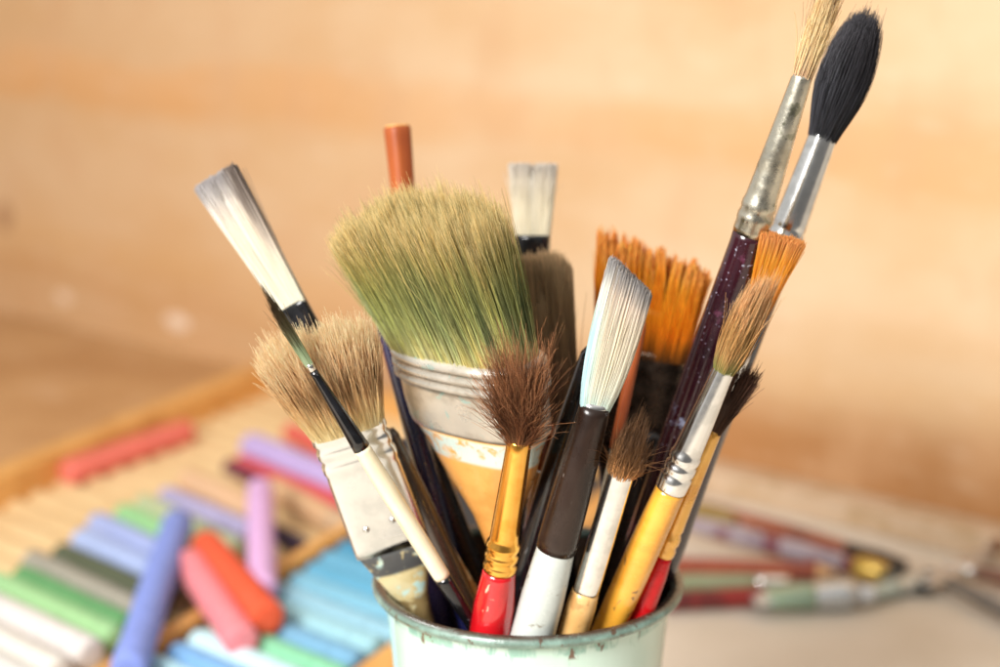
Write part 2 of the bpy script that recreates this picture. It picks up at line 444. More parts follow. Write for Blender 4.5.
# ------------------------------------------------------------------ pastels
def pastel(p0, p1, z0, z1, r, colr, label, sq=2.0, seed=0, c2=None, group='pastel sticks in the wooden box'):
    a, b = onz(p0[0], p0[1], z0), onz(p1[0], p1[1], z1); d = b - a; Ln = d.length; d.normalize()
    rg = random.Random(seed + int(p0[0]))
    st = [(0, r * .55, r * .55, sq), (.03, r * .8, r * .8, sq), (.12, r * .97, r * .97, sq)]
    k = 14
    for i in range(k + 1):
        t = .2 + (Ln - .4) * i / k; w_ = r * (1 + rg.uniform(-.02, .02)); st.append((t, w_, w_, sq, rg.uniform(-.01, .01), rg.uniform(-.01, .01)))
    st += [(Ln - .1, r * .95, r * .95, sq), (Ln - .02, r * .8, r * .8, sq), (Ln, r * .6, r * .6, sq)]
    V, Fc = loft([tuple(list(q) + [0, 0])[:6] for q in st], 28)
    cc = [int(colr[i:i+2], 16) / 255 for i in (0, 2, 4)]; gm = sum(cc) / 3
    cc = [x + (gm + .04 - x) * .16 for x in cc]
    m = mat('chalk_' + colr, ''.join('%02X' % int(min(1, x) * 255) for x in cc), tuple(min(1, x * .9 + .02) for x in cc), scale=220, lo=.35, hi=.7, rough=.85, bump=.35, bscale=900,
            c3=tuple(min(1, x * .75 + .27) for x in cc), scale3=500, lo3=.6, hi3=.72, spec=.2)
    o = link('pastel_stick', V, Fc, m)
    R = d.to_track_quat('Z', 'Y').to_matrix().to_4x4(); R.translation = a * S; o.matrix_world = R
    return tag(o, label, 'pastel', group)
V = [bp_(a_, b_, z_) for z_ in (.02, .35) for a_, b_ in ((-60, -1.35), (24.6, -1.35), (46, -46), (-60, -46))]
sb = link('hardboard_sheet', V, [(0, 1, 2, 3), (7, 6, 5, 4), (4, 5, 1, 0), (5, 6, 2, 1), (6, 7, 3, 2), (7, 4, 0, 3)],
     mat('tan_hardboard', 'C09464', 'B48656', scale=12, rough=.6, bump=.15, bscale=500, c3='C8A078', scale3=30, lo3=.55, hi3=.7), smooth=False)
tag(sb, 'flat tan hardboard sheet lying between the pastel box and the wall', 'board')
# heaped on top
pastel((66, 474), (188, 431), 1.0, 1.0, .62, 'F2705E', 'coral red pastel alone on the bare ribbed card beside the long rail')
pastel((178, 522), (128, 672), 2.3, 2.0, .62, '7A8FE0', 'cornflower blue pastel lying across the row, pointing down the picture')
pastel((205, 545), (268, 620), 2.0, 2.0, .66, 'F0532C', 'orange red pastel lying on the divider with its round end showing')
pastel((188, 562), (243, 643), 1.9, 1.7, .62, 'EE7F86', 'salmon pink pastel leaning beside the orange red one')
pastel((260, 488), (262, 592), 2.4, 1.9, .55, 'D9A6DC', 'pinkish lilac pastel upright in the picture left of the bristle brush')
# row in the ribbed compartment (far to near)
row = [
 ((290, 432), (350, 462), 'E8604E', .55, 'coral pastel behind the lilac one, half hidden by the flat ferrule'),
 ((250, 446), (345, 487), 'B9A2DC', .75, 'thick lilac pastel furthest up the row beside the bristle brush'),
 ((240, 464), (345, 507), 'DE4A52', .52, 'crimson red pastel just below the thick lilac one'),
 ((228, 466), (330, 516), '6E2C3E', .4, 'thin dark wine pastel under the crimson one'),
 ((186, 480), (255, 512), 'DDAE82', .62, 'peach pastel at the left end below the wine coloured one'),
 ((272, 487), (332, 520), 'D6A676', .58, 'short tan pastel right of the upright lilac stick'),
 ((300, 503), (352, 530), 'C9A47C', .55, 'tan stub between the short tan pastel and the divider'),
 ((165, 496), (250, 532), 'A79FC9', .5, 'dusty mauve pastel below the peach one'),
 ((266, 528), (302, 548), '4A3E54', .42, 'very dark violet stub against the divider'),
 ((142, 504), (238, 552), 'B3BE8E', .55, 'pale olive pastel below the dusty mauve one'),
 ((122, 514), (215, 560), '8FCB84', .55, 'soft green pastel between olive and light blue'),
 ((96, 524), (190, 568), '98A6D8', .6, 'light periwinkle pastel, upper of the two pale blues'),
 ((80, 540), (176, 584), '9CAEDC', .6, 'pale sky blue pastel, lower of the two pale blues'),
 ((60, 555), (165, 603), '545A42', .58, 'dark moss pastel under the pale blues'),
 ((30, 562), (150, 618), '9A9484', .58, 'warm grey pastel below the dark moss one'),
 ((20, 577), (128, 628), '5C9A5C', .55, 'mid green pastel between warm grey and pale green'),
 ((-8, 583), (116, 641), '94C684', .6, 'pale lime green pastel below the mid green one'),
 ((-30, 598), (92, 656), 'D6CEC8', .68, 'thick white pastel below the pale lime one'),
 ((-45, 622), (60, 676), 'D8D2C6', .68, 'cream white pastel at the lower left corner'),
 ((-45, 645), (35, 690), 'CCC8C0', .65, 'off white pastel cut by the picture corner'),
]
for i, (a, b, c, r, lb) in enumerate(row): pastel(a, b, .35 + r, .35 + r, r * .93, c, lb, seed=i)
# blue compartment
blues = [('2C7396', 'deep turquoise blue pastel furthest behind in the blue row'), ('3A88AC', 'teal blue pastel second from the far end of the blue row'),
 ('4C98BC', 'medium blue pastel third in the blue row'), ('3E8FB6', 'strong sky blue pastel fourth in the blue row'), ('5CA6C8', 'clear blue pastel fifth in the blue row'),
 ('56A4C8', 'clear sky pastel sixth in the blue row'), ('74B4CE', 'bright light blue pastel seventh in the blue row'), ('8ABED2', 'pale blue pastel eighth in the blue row'),
 ('92C6D2', 'icy blue pastel ninth in the blue row'), ('6EA8CE', 'cornflower light blue pastel tenth in the blue row'),
 ('7CCB9C', 'mint green pastel beyond the blue ones'), ('BDE4EC', 'whitish blue pastel after the mint green one'),
 ('6FA6DC', 'dull blue pastel near the bottom edge'), ('A9DCEB', 'pale ice pastel at the bottom edge')]
def a_of(px, py): p = onz(px, py, .95) - O; det = RD.x * GD.y - GD.x * RD.y; return (p.x * GD.y - GD.x * p.y) / det
amax = a_of(352, 530)
for i, (c, lb) in enumerate(blues):
    a = amax + 1.6 - i * 1.22; rg = random.Random(i)
    q0 = Vector(bp_(a, 17.5 + rg.uniform(0, .35), .92)); q1 = Vector(bp_(a + rg.uniform(-.1, .1), 24.3 + rg.uniform(-.3, .2), .92))
    (x0, y0, _), (x1, y1, _) = proj(q0), proj(q1)
    pastel((x0, y0), (x1, y1), .92, .92, .56, c, lb, seed=i, group='pastels in the blue compartment')

# ================================================================== CUP
def lathe(prof, seg=96):
    V = []; Fc = []
    for i, (r, z) in enumerate(prof):
        for k in range(seg):
            q = 2 * PI * k / seg; wv = 1 + .004 * math.sin(2 * q + 1) + .002 * math.sin(5 * q)
            V.append((r * wv * math.cos(q), r * wv * math.sin(q), z))
    for i in range(len(prof) - 1):
        for k in range(seg):
            k2 = (k + 1) % seg; Fc.append((i * seg + k, i * seg + k2, (i + 1) * seg + k2, (i + 1) * seg + k))
    return V, Fc
m_enamel = mat('mint_enamel', 'CBE2D5', 'BFDACB', scale=60, lo=.35, hi=.7, rough=.16, coat=.6, bump=.04, bscale=150, stretch=(1, 1, .3), c3='9FC4B2', scale3=180, lo3=.62, hi3=.72,
               band=[(9.35, 10.5, '8FB8A8', .42, .56), (9.25, 10.5, '6E5544', .60, .64)])  # green band paints the shading under the lip; brown flecks are chips
m_rim = mat('chipped_enamel_rim', '7E988C', '687F74', scale=190, lo=.40, hi=.56, rough=.3, coat=.4, bump=.4, bscale=700, c3='5A4636', scale3=260, lo3=.58, hi3=.64,
            band=[(9.90, 10.4, '3E2C22', .30, .42)])
m_in = mat('dark_brown_cup_lining', '4E3B2C', '2E221A', scale=120, rough=.4, bump=.3, bscale=400, c3='6B5A48', scale3=300)  # mottled dark brown inside of the cup
cup = empty('enamel_cup', loc=(CUPC.x, CUPC.y, 0))
tag(cup, 'mint green enamel cup with a chipped brown rim holding all the brushes', 'cup')
V, Fc = lathe([(0, .05), (2.7, .05), (2.95, .15), (3.05, .5), (3.12, 2), (3.2, 4), (3.3, 6), (3.42, 8), (3.52, 9), (3.62, 9.6), (3.68, 9.8)])
link('body', V, Fc, m_enamel, cup)
V, Fc = lathe([(3.66 + .17 * math.cos(q) + .07, 9.86 + .15 * math.sin(q)) for q in [2 * PI * k / 16 for k in range(17)]])
link('rim', V, Fc, m_rim, cup)
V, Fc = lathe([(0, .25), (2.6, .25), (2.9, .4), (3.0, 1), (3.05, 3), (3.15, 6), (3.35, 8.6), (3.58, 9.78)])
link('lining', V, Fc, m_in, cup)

# ================================================================== BRUSHES
M_HAIR = hairmat('brush_hair'); M_SYN = hairmat('synthetic_filament', .3, .5); M_DULL = hairmat('dull_hair', .6, .12)
m_chrome = mat('polished_ferrule', 'EAEAE8', 'DADAD8', scale=200, rough=.2, metal=1, rvar=.05)
m_tarn = mat('tarnished_ferrule', 'DAD4C2', 'C6BEAA', scale=150, rough=.3, metal=1, bump=.12, bscale=600, c3='A8A690', scale3=240,
             specks=(900, .25, 'CFCDC0'), band=None)
m_gold = mat('brass_ferrule', 'F2B85A', 'E8A848', scale=150, rough=.2, metal=1, rvar=.04)
m_pew = mat('painted_tin', 'E4E6E6', 'D2D5D6', scale=70, rough=.24, metal=1, rvar=.08, bump=.015, bscale=200, c3='B6D0C8', scale3=260, lo3=.68, hi3=.74)
m_black = mat('black_gloss', '0E0E10', '16161A', scale=200, rough=.14, coat=.3, bump=.06, bscale=400, c3='4A4A4C', scale3=350, lo3=.66, hi3=.7)

# --- green stained wide brush
g = Brush('paint_brush', 'widest brush in the cup, olive green stained bristles and ridged tin ferrule', (440, 208, 37.2), (508, 578, 40.9), roll=-45, hw=.8)
def gvar(col, t, u, v, rnd, idx):
    h = (np.sin(idx * 12.9898) * 43758.5) % 1; h2 = (np.sin(idx * 78.233 + 1) * 12543.5) % 1
    n = np.sin(u * 5 + 2.1 + v * 2) * .5 + (h - .5) * 1.1
    teal = np.array([.52, .64, .56]); dark = np.array([.20, .24, .15]); yel = np.array([.88, .80, .50]); tan = np.array([.80, .70, .48])
    k = np.clip((n + (rnd - .5) * .8), 0, 1)[:, None] * np.clip(1.15 - np.abs(t - .46) / .42, 0, 1) * np.clip(-u * .8 + .45, 0, 1)[:, None]
    col = col * (1 - k[..., None] * .8) + teal * k[..., None] * .8
    k2 = np.clip((h2 - .5) * 2.2 + (rnd - .5), 0, .85)[:, None] * np.clip(1.1 - np.abs(t - .5) / .4, 0, 1) * np.clip(u * .9 + .5, 0, 1)[:, None]
    col = col * (1 - k2[..., None]) + dark * k2[..., None]
    k3 = ((h > .6) * .6)[:, None] * np.clip(1 - t / .75, 0, 1)
    col = col * (1 - k3[..., None]) + yel * k3[..., None]
    k4 = ((rnd > .75) * .6)[:, None] * np.clip((t - .5) * 2, 0, 1)
    return col * (1 - k4[..., None]) + tan * k4[..., None]
g.hair(368, 214, 172, 222, .38, .46, grad([(0, 'DAD3A6'), (.15, 'CCC796'), (.4, 'A2A66C'), (.65, '9A9A5C'), (.88, 'A89A5E'), (1, 'D2C496')], .24, .12, gvar), M_HAIR,
       n=16000, K=9, r0=.0078, r1=.0028, sq=2.6, shift=(-.86, -.05), jit=.07, lenvar=.03, curl=.06, stray=.04, strayamp=.25, power=1.2, bulge=.05, clump=800, cst=.4, seed=4, core=.82, gain=1.5,
       lenfn=lambda u, v: 1.0 - .02 * np.clip(u, 0, 1) - .26 * np.clip(-u - .1, 0, 1) ** 1.6 + .02 * v)
g.part('ferrule', [(348, 181, .375), (352, 191, .425), (356, 191, .425), (359, 182, .375), (362, 191, .425), (366, 191, .425), (369, 182, .375), (372, 191, .425), (376, 190, .425), (379, 182, .375), (400, 180, .375), (420, 173, .375), (424, 169, .375)],
       mat('crusted_tin', 'CFC9BC', 'B9B2A4', scale=90, rough=.33, metal=.55, bump=.3, bscale=260, c3='A9C9C2', scale3=240, lo3=.58, hi3=.68), ratio=.38, n=2.5)
g.part('handle', [(423, 166, .37, 2.5), (440, 146, .36), (465, 120, .36), (490, 88, .4), (515, 56, .5), (545, 30, .9), (600, 30, 1)],
       mat('ochre_varnished_wood', 'E2A559', 'D4934A', scale=70, rough=.3, coat=.5, bump=.1, bscale=300, c3='B7C9B4', scale3=170, lo3=.64, hi3=.7,
           band=[(g.s_(455), g.s_(425), 'C4D4CC', .36, .5)]), n=2.4, base=True)

# --- hog bristle flat brush
b = Brush('paint_brush', 'wide flat brush, blond and brown hog bristles, white tin ferrule, at the left rim', (312, 335, 37.4), (417, 610, 39.9), roll=-8)
def hvar(col, t, u, v, rnd, idx):
    br = np.array([.40, .28, .18]); h = (np.sin(idx * 12.9898) * 43758.5) % 1
    k = np.clip((h - .4) * 3 + (rnd - .5) * .8, 0, 1)[:, None] * np.clip(1.2 - np.abs(t - .58) / .30, 0, 1) * .85
    return col * (1 - k[..., None]) + br * k[..., None]
b.hair(425, 341, 76, 122, .30, .44, grad([(0, 'DCD0A4'), (.2, 'CDBC8E'), (.5, 'BCA47A'), (.8, 'CDB68C'), (1, 'EADCBC')], .2, .15, hvar), M_HAIR,
       n=6500, K=7, r0=.009, r1=.004, sq=3, jit=.06, lenvar=.05, clump=420, cst=.4, curl=.09, stray=.05, strayamp=.2, seed=7, shift=(-.05, 0), core=.85, gain=2.2,
       lenfn=lambda u, v: 1 - .07 * u * u)
b.part('ferrule', [(424, 73, .215), (427, 77, .25), (434, 77, .25), (438, 72, .215), (442, 77, .25), (448, 77, .25), (452, 72, .215), (456, 77, .25), (462, 77, .25), (466, 74, .215), (470, 75, .215), (540, 77, .215), (547, 76, .215)], m_pew, ratio=.22, n=4)
V, Fc = [], []
fz = b.s_(520)
for k, xo in enumerate((-.42, .25)):
    ww = b.w_(fz, 76) * .22
    for z_ in ((fz + .05 * k),):
        st = [(0, .085, .085, 2), (.03, .08, .08, 2), (.06, .05, .05, 2), (.075, .01, .01, 2)]
        v_, f_ = loft(st, 16)
        o_ = len(V); V += [(xo + x, -ww - z + .02, z_ + y) for x, y, z in v_]; Fc += [tuple(i + o_ for i in f) for f in f_]
link('rivets', V, Fc, m_pew, b.root)
b.part('handle', [(546, 74, .20, 4), (556, 66, .24, 3), (575, 50, .3), (595, 34, .5), (615, 26, .8), (630, 24, 1)],
       mat('paint_smeared_wood', 'D9CDA0', 'C9B478', scale=90, rough=.45, bump=.3, bscale=300, c3='BFE0D8', scale3=200, lo3=.52, hi3=.6,
           band=[(b.s_(570), b.s_(543), '4B4C4C', .3, .44), (b.s_(640), b.s_(592), '8E7A50', .35, .5)]), base=True)

# --- white flat brush at far left
a = Brush('paint_brush', 'leftmost brush, white flat filament head with grey tip and black ferrule', (216, 178, 39.9), (468, 595, 41.2), roll=-24)
def lv(col, t, u, v, rnd, idx):  # shaded right side of the head, painted grey into the hair colour
    k = np.clip((u - .45) * 3 + (rnd - .5) * .6, 0, .7)[:, None] * np.clip((t - .25) * 2, 0, 1); return col * (1 - k[..., None]) + np.array([.42, .36, .32]) * k[..., None]
a.hair(308, 178, 29, 49, .38, .34, grad([(0, 'F6F0DE'), (.6, 'F8F2E4'), (.84, 'DED8D0'), (.95, 'B4AEAC'), (1, '9A9696')], .1, .15, lv), M_SYN,
       n=4500, K=6, r0=.009, r1=.006, sq=4, jit=.02, lenvar=.012, curl=.015, stray=.01, strayamp=.1, seed=9, core=.95, gain=1.6)
a.part('ferrule', [(304, 30, .42, 3), (307, 31, .45, 3), (330, 29, .6), (360, 27, .9)], m_black)
a.part('handle', [(359, 25), (420, 24), (500, 26), (600, 24)], mat('golden_brown_wood', 'B58B52', 'A0743E', scale=60, rough=.35, coat=.3, c3='D8C69A', scale3=120, lo3=.55, hi3=.62), base=True)

# --- thin liner
t_ = Brush('paint_brush', 'thinnest brush, cream handle and black ferrule crossing in front of the hog bristle brush', (273, 307, 36.2), (446, 583, 38.6))
t_.hair(366, 307, 7.5, 9, 1, .6, grad([(0, 'B9C7A4'), (.3, 'A3B48E'), (.55, '6B6648'), (1, '3E2E1E')], .2, .1), M_HAIR,
        n=420, K=7, r0=.006, r1=.0025, jit=.015, lenvar=.09, clump=7, cst=.4, curl=.03, seed=5, shift=(0, 0), bulge=.02, core=.7)
t_.part('collar', [(363, 7), (366, 8.5), (372, 8)], m_chrome)
t_.part('ferrule', [(371, 8.5), (400, 12), (440, 17), (448, 18)], m_black)
t_.part('handle', [(447, 17.5), (480, 19), (540, 18.5), (578, 17)], mat('cream_lacquer', 'E6DDC4', 'DCCFAE', scale=60, rough=.25, coat=.6, stretch=(1, 1, .3), c3='C9A868', scale3=100, lo3=.6, hi3=.7))
t_.part('dipped_end', [(577, 17.3), (600, 15), (620, 13)], m_black, base=True)

# --- gold ferrule brush with bushy brown hair
q = Brush('paint_brush', 'brush with messy dark brown tuft, gold ferrule and red handle at the front rim', (533, 352, 35.9), (491, 626, 38.5))
def dvar(col, t, u, v, rnd, idx):
    k = (rnd > .86)[:, None] * np.clip(t - .4, 0, 1); return col * (1 - k[..., None]) + np.array([.62, .47, .36]) * k[..., None]
q.hair(443, 380, 20, 76, 1, .9, grad([(0, 'A87C54'), (.3, '7A5034'), (.7, '643E28'), (1, '966C4A')], .35, .2, dvar), M_HAIR,
       n=2600, K=9, r0=.0065, r1=.0028, jit=.12, lenvar=.18, clump=40, cst=.5, curl=.18, stray=.35, strayamp=.2, seed=11, power=1.45, bulge=.0, core=.45, shift=(-.26, 0), gain=1.6,
       lenfn=lambda u, v: 1.0 - .14 * (u * u + v * v) - .04 * u)
q.part('ferrule', [(439, 23), (441, 25), (450, 25.5), (500, 28), (540, 30), (543, 34.5), (547, 35), (550, 30.5), (553, 34.5), (557, 35), (560, 30.5), (563, 34.5), (567, 34.5), (570, 33)], m_gold)
q.part('handle', [(569, 32.5), (585, 37), (605, 41), (640, 42)], mat('red_lacquer', 'C8141E', 'B40F18', scale=80, rough=.2, coat=.9, bump=.08, bscale=350, c3='E0A890', scale3=360, lo3=.65, hi3=.68), base=True)

# --- angled white brush
c = Brush('paint_brush', 'brush with slanted white filament head, dark umber sleeve and white handle', (632, 272, 35.9), (542, 600, 38.6), roll=12)
def wvar(col, t, u, v, rnd, idx):
    k = np.clip(-u - .45, 0, .5)[:, None] * 1.6 * np.clip(1.0 - np.abs(t - .35) * 1.6, 0, 1)
    k = np.clip(k, 0, .6); col = col * (1 - k[..., None]) + np.array([.55, .70, .76]) * k[..., None]
    k = (rnd > .85)[:, None] * .3 * np.ones_like(t); return col * (1 - k[..., None]) + np.array([.8, .72, .6]) * k[..., None]
c.hair(405, 275, 29, 50, .55, .42, grad([(0, 'D2E6E0'), (.08, 'F0F2E8'), (.35, 'FAF4E2'), (.74, 'F4ECDC'), (.88, 'C9C0B8'), (.95, '8E8886'), (1, '9C9A9A')], .07, .12, wvar), M_SYN,
       n=6500, K=7, r0=.009, r1=.006, sq=3.2, jit=.015, lenvar=.010, curl=.012, stray=.004, strayamp=.1, seed=13, bulge=.10, core=.95, gain=1.6,
       lenfn=lambda u, v: .99 - .10 * u - .03 * np.clip(-u - .6, 0, 1))
c.part('ferrule_edge', [(402, 28.5, .7), (405, 29.6, .75), (409, 30, .8)], m_chrome)
c.part('sleeve', [(406, 31, .8), (420, 33, .9), (460, 37), (500, 40), (540, 41), (549, 40)], mat('dark_umber_sleeve', '21150F', '2C1E17', scale=110, rough=.3, coat=.15, spec=.35, bump=.12, bscale=420,
        c3='8B8078', scale3=260, lo3=.66, hi3=.74, stretch=(1, 1, .4)))
c.part('handle', [(547, 38), (570, 41), (600, 44), (640, 45)], mat('white_lacquer', 'C2C7C1', 'B4BAB4', scale=50, rough=.28, coat=.5, bump=.08, bscale=350, c3='8C8A7E', scale3=300, lo3=.61, hi3=.70), base=True)

# --- small brown brush
s = Brush('paint_brush', 'short brush with scruffy brown hair, plain silver ferrule and bare wood handle, front centre', (638, 420, 37), (575, 626, 38.7))
s.hair(471, 432, 24, 30, 1, .8, grad([(0, 'BC9260'), (.4, '9A7046'), (.8, '6C4C32'), (1, '5C4430')], .3, .2), M_HAIR,
       n=1700, K=8, r0=.0065, r1=.0028, jit=.05, lenvar=.12, clump=34, cst=.35, curl=.08, stray=.08, strayamp=.45, seed=15, bulge=.07, core=.5, shift=(.05, 0), gain=1.4,
       lenfn=lambda u, v: 1.0 - .2 * (u * u + v * v))
s.part('ferrule', [(468, 25, .9), (471, 26, .9), (500, 26, .95), (540, 27), (588, 27), (591, 26)], m_chrome, n=2.3)
s.part('handle', [(590, 27), (605, 30), (640, 30)], mat('pale_varnished_wood', 'D8AE72', 'CB9C5C', scale=60, rough=.35, coat=.4, c3='B88850', scale3=150), base=True)

# --- round brush, yellow handle
r = Brush('paint_brush', 'round brush with ginger hair, long silver ferrule and chipped yellow handle', (762, 286, 35.9), (612, 620, 38.7))
def rv(col, t, u, v, rnd, idx):
    k = np.clip(1 - t / .22, 0, 1)[..., None] * .7; col = col * (1 - k) + np.array([.42, .47, .22]) * k
    k = (rnd > .8)[:, None] * .5 * np.ones_like(t); return col * (1 - k[..., None]) + np.array([.80, .62, .40]) * k[..., None]
r.hair(367, 296, 21, 29, 1, .9, grad([(0, '8E8A50'), (.2, 'BE9C66'), (.6, 'B08A54'), (1, 'D8B88C')], .2, .1, rv), M_HAIR,
       n=2200, K=8, r0=.0075, r1=.003, jit=.03, lenvar=.08, clump=60, cst=.45, curl=.04, stray=.05, strayamp=.15, seed=17, bulge=.10, core=.8,
       lenfn=lambda u, v: 1.0 - .06 * (u * u + v * v))
r.part('ferrule', [(363, 20), (366, 22), (372, 22.5), (420, 27), (452, 29.5), (454, 32), (459, 32), (462, 28.5), (464, 32), (470, 32.3), (473, 29), (475, 32.5), (487, 32), (489, 31)], m_chrome)
r.part('handle', [(488, 30.5), (520, 32), (560, 33), (600, 32), (640, 30)], mat('yellow_lacquer', 'E8A638', 'DB962C', scale=70, rough=.25, coat=.8, bump=.1, bscale=300, c3='8A6030', scale3=230, lo3=.64, hi3=.67), base=True)

# --- thin yellow and red brush behind it
y = Brush('paint_brush', 'thin brush with flared dark hair, slim yellow shaft and red grip behind round ginger one', (741, 366, 37.4), (641, 612, 39.2), roll=0, hw=.12)
y.hair(432, 372, 12, 48, 1, .4, grad([(0, '6E4A34'), (.5, '543A2C'), (1, '66483A')], .22, .2), M_HAIR,
       n=1300, K=7, r0=.007, r1=.0035, sq=2.4, jit=.03, lenvar=.06, clump=16, cst=.3, curl=.04, stray=.03, seed=19, core=.7, power=1.1, lenfn=lambda u, v: 1 + .02 * u)
y.part('ferrule', [(430, 13), (433, 15), (480, 16), (520, 17), (528, 18), (532, 16), (537, 20), (542, 20), (545, 17), (549, 20), (554, 19), (556, 17)], mat('amber_lacquer', 'EDB24A', 'DD9C34', scale=90, rough=.22, coat=.8, metal=.3))
y.part('handle', [(555, 17), (575, 22), (610, 25), (640, 25)], mat('scarlet_lacquer', 'CC1018', 'BC0A12', scale=80, rough=.3, coat=.2, spec=.3), base=True)

# --- large purple brush
p = Brush('paint_brush', 'tallest brush, speckled purple handle, tarnished tapered ferrule and splayed straw bristles', (832, -12, 35.6), (640, 560, 41.6))
def pv(col, t, u, v, rnd, idx):
    h = (np.sin(idx * 7.13) * 4375.5) % 1; k = np.clip((h - .6) * 2 + (rnd - .5) * .4, 0, .8)[:, None] * np.ones_like(t)
    return col * (1 - k[..., None]) + np.array([.36, .2, .14]) * k[..., None]
p.hair(77, -14, 20, 25, 1, .9, grad([(0, '8A6450'), (.2, 'C8B48C'), (.6, 'D8CAA4'), (1, 'C8B48C')], .22, .1, pv), M_HAIR,
       n=800, K=7, r0=.010, r1=.004, jit=.04, lenvar=.14, clump=14, cst=.45, curl=.06, stray=.12, strayamp=.16, seed=21, core=.45, gain=2.0)
p.part('ferrule', [(74, 19), (77, 21), (120, 25), (160, 29), (190, 32), (199, 33), (202, 35), (207, 35.5), (211, 33.5), (214, 36), (219, 36.5), (223, 34.5), (228, 35.5), (233, 35)], m_tarn)
p.part('handle', [(231, 34), (245, 33.5), (290, 36), (350, 39), (430, 41), (520, 41), (600, 38)], mat('speckled_purple_lacquer', '30101A', '260C16', scale=90, rough=.2, coat=.5, bump=.12, bscale=500,
        specks=(760, .17, '948A9C'), c3='6E3A52', scale3=140, lo3=.6, hi3=.72,
        band=[(p.s_(425), p.s_(402), '8A90AC', .54, .62), (p.s_(262), p.s_(240), 'A9A9B8', .60, .66)]), base=True)

# --- black mop
k = Brush('paint_brush', 'round mop brush with soft black hair and smooth silver ferrule at the top right', (866, 22, 38.2), (664, 560, 42.8))
k.hair(134, 20, 29, 38, 1, .85, grad([(0, '26262A'), (.5, '333338'), (1, '3C3A3E')], .35, .1), M_DULL,
       n=4200, K=9, r0=.0075, r1=.003, jit=.04, lenvar=.05, clump=0, curl=.02, stray=.05, strayamp=.12, seed=23, bulge=.20, bpow=1.25, power=1.0, core=.82, shift=(-.02, 0),
       lenfn=lambda u, v: .99 - .13 * (u * u + v * v) ** 1.5)
k.part('ferrule', [(131, 27), (134, 29.5), (150, 30), (200, 33), (226, 35), (229, 33.5), (232, 37), (238, 37), (242, 34), (246, 37), (254, 37), (258, 34)], m_chrome)
k.part('handle', [(257, 32), (300, 30), (400, 30), (520, 28)], mat('blue_black_lacquer', '1C2433', '151B28', scale=80, rough=.2, coat=.9), base=True)

# --- orange synthetic flat behind the round one
o = Brush('paint_brush', 'small flat brush with clean orange filaments between the mop and round ginger brush', (783, 238, 37.6), (667, 562, 41), roll=8)
o.hair(325, 238, 17, 46, .5, .36, grad([(0, 'A86A24'), (.3, 'EA9C28'), (.8, 'FAB844'), (1, 'E4B070')], .16, .1), M_SYN,
       n=2600, K=6, r0=.009, r1=.006, sq=3.4, jit=.02, lenvar=.012, curl=.015, stray=.01, strayamp=.1, seed=25, core=.9)
o.part('ferrule', [(322, 17, .5), (326, 18, .55), (400, 20, 1)], m_chrome)
o.part('handle', [(399, 23), (480, 25), (540, 26), (600, 24)], mat('dark_plum_lacquer', '2E1620', '241018', scale=80, rough=.25, coat=.7), base=True)

# --- wide orange clumped brush
W = Brush('paint_brush', 'wide brush whose orange filaments stand in stiff pointed clumps, behind the slanted white one', (654, 254, 41.8), (620, 520, 43.6), roll=-9)
def ov(col, t, u, v, rnd, idx):
    h = (np.sin(idx * 3.7) * 937.5) % 1; col = col * (.9 + .2 * h)[:, None, None]
    k = (v > .3)[:, None] * .3 * np.ones_like(t); return col * (1 - k[..., None]) + np.array([.25, .1, .03]) * k[..., None]
W.hair(350, 257, 92, 124, .32, .34, grad([(0, '4A2C12'), (.2, 'A85E14'), (.4, 'F09C1E'), (.85, 'FCB438'), (1, 'F4BC68')], .12, .12, ov), M_SYN,
       n=6500, K=8, r0=.010, r1=.006, sq=4, jit=.012, lenvar=.03, clump=110, cst=.75, curl=.03, stray=.02, strayamp=.1, seed=33, core=.6, power=1.0, cpow=2.6, gain=2.2,
       lenfn=lambda u, v: 1.0 - .12 * u, shift=(-.05, 0))
W.part('ferrule', [(347, 88), (352, 92), (358, 89), (363, 92), (370, 92), (375, 89), (380, 92), (440, 90), (446, 88)], mat('dark_tin', '5A4C42', '3E342C', scale=110, rough=.28, metal=.9, bump=.15), ratio=.32, n=3.2)
W.part('handle', [(445, 84, .3, 3), (470, 60, .4), (510, 34, .8), (560, 30)], mat('dark_stained_wood', '3A281C', '2A1C14', scale=70, rough=.35, coat=.4), base=True)

# --- brown brush behind
B5 = Brush('paint_brush', 'wide dull brown brush standing between the olive green and slanted white heads', (537, 262, 40.6), (560, 560, 42.8), roll=8)
B5.hair(440, 260, 62, 68, .45, .5, grad([(0, '4A3626'), (.3, '705640'), (.7, '9A805E'), (1, 'B09672')], .2, .1), M_DULL,
        n=4200, K=6, r0=.009, r1=.0045, sq=3.4, jit=.02, lenvar=.02, curl=.02, stray=.01, seed=29, core=.9,
        lenfn=lambda u, v: 1 - .07 * np.abs(u) ** 4)
B5.part('ferrule', [(436, 60), (440, 62), (500, 60), (504, 58)], mat('aged_copper', '5A4632', '3E3024', scale=110, rough=.35, metal=.8), ratio=.45, n=3)
B5.part('handle', [(503, 55, .5, 3), (530, 36, .8), (570, 30)], m_black, base=True)

# --- white flat behind, black ferrule
B6 = Brush('paint_brush', 'small square pale brush with black ferrule rising behind the dull brown one', (533, 166, 43.2), (530, 560, 44.2), roll=-5)
B6.hair(238, 166, 34, 49, .4, .28, grad([(0, 'E6E0CC'), (.5, 'DED8C6'), (.85, 'CCC6BA'), (1, 'B8B2AA')], .12, .1), M_SYN,
        n=2600, K=6, r0=.010, r1=.005, sq=4, jit=.02, lenvar=.02, curl=.015, stray=.01, seed=31, core=.95, gain=1.6)
B6.part('ferrule', [(235, 35), (238, 36), (262, 34), (300, 30)], m_black, ratio=.7, n=2.5)
B6.part('handle', [(299, 28), (400, 26), (520, 24)], m_black, base=True)

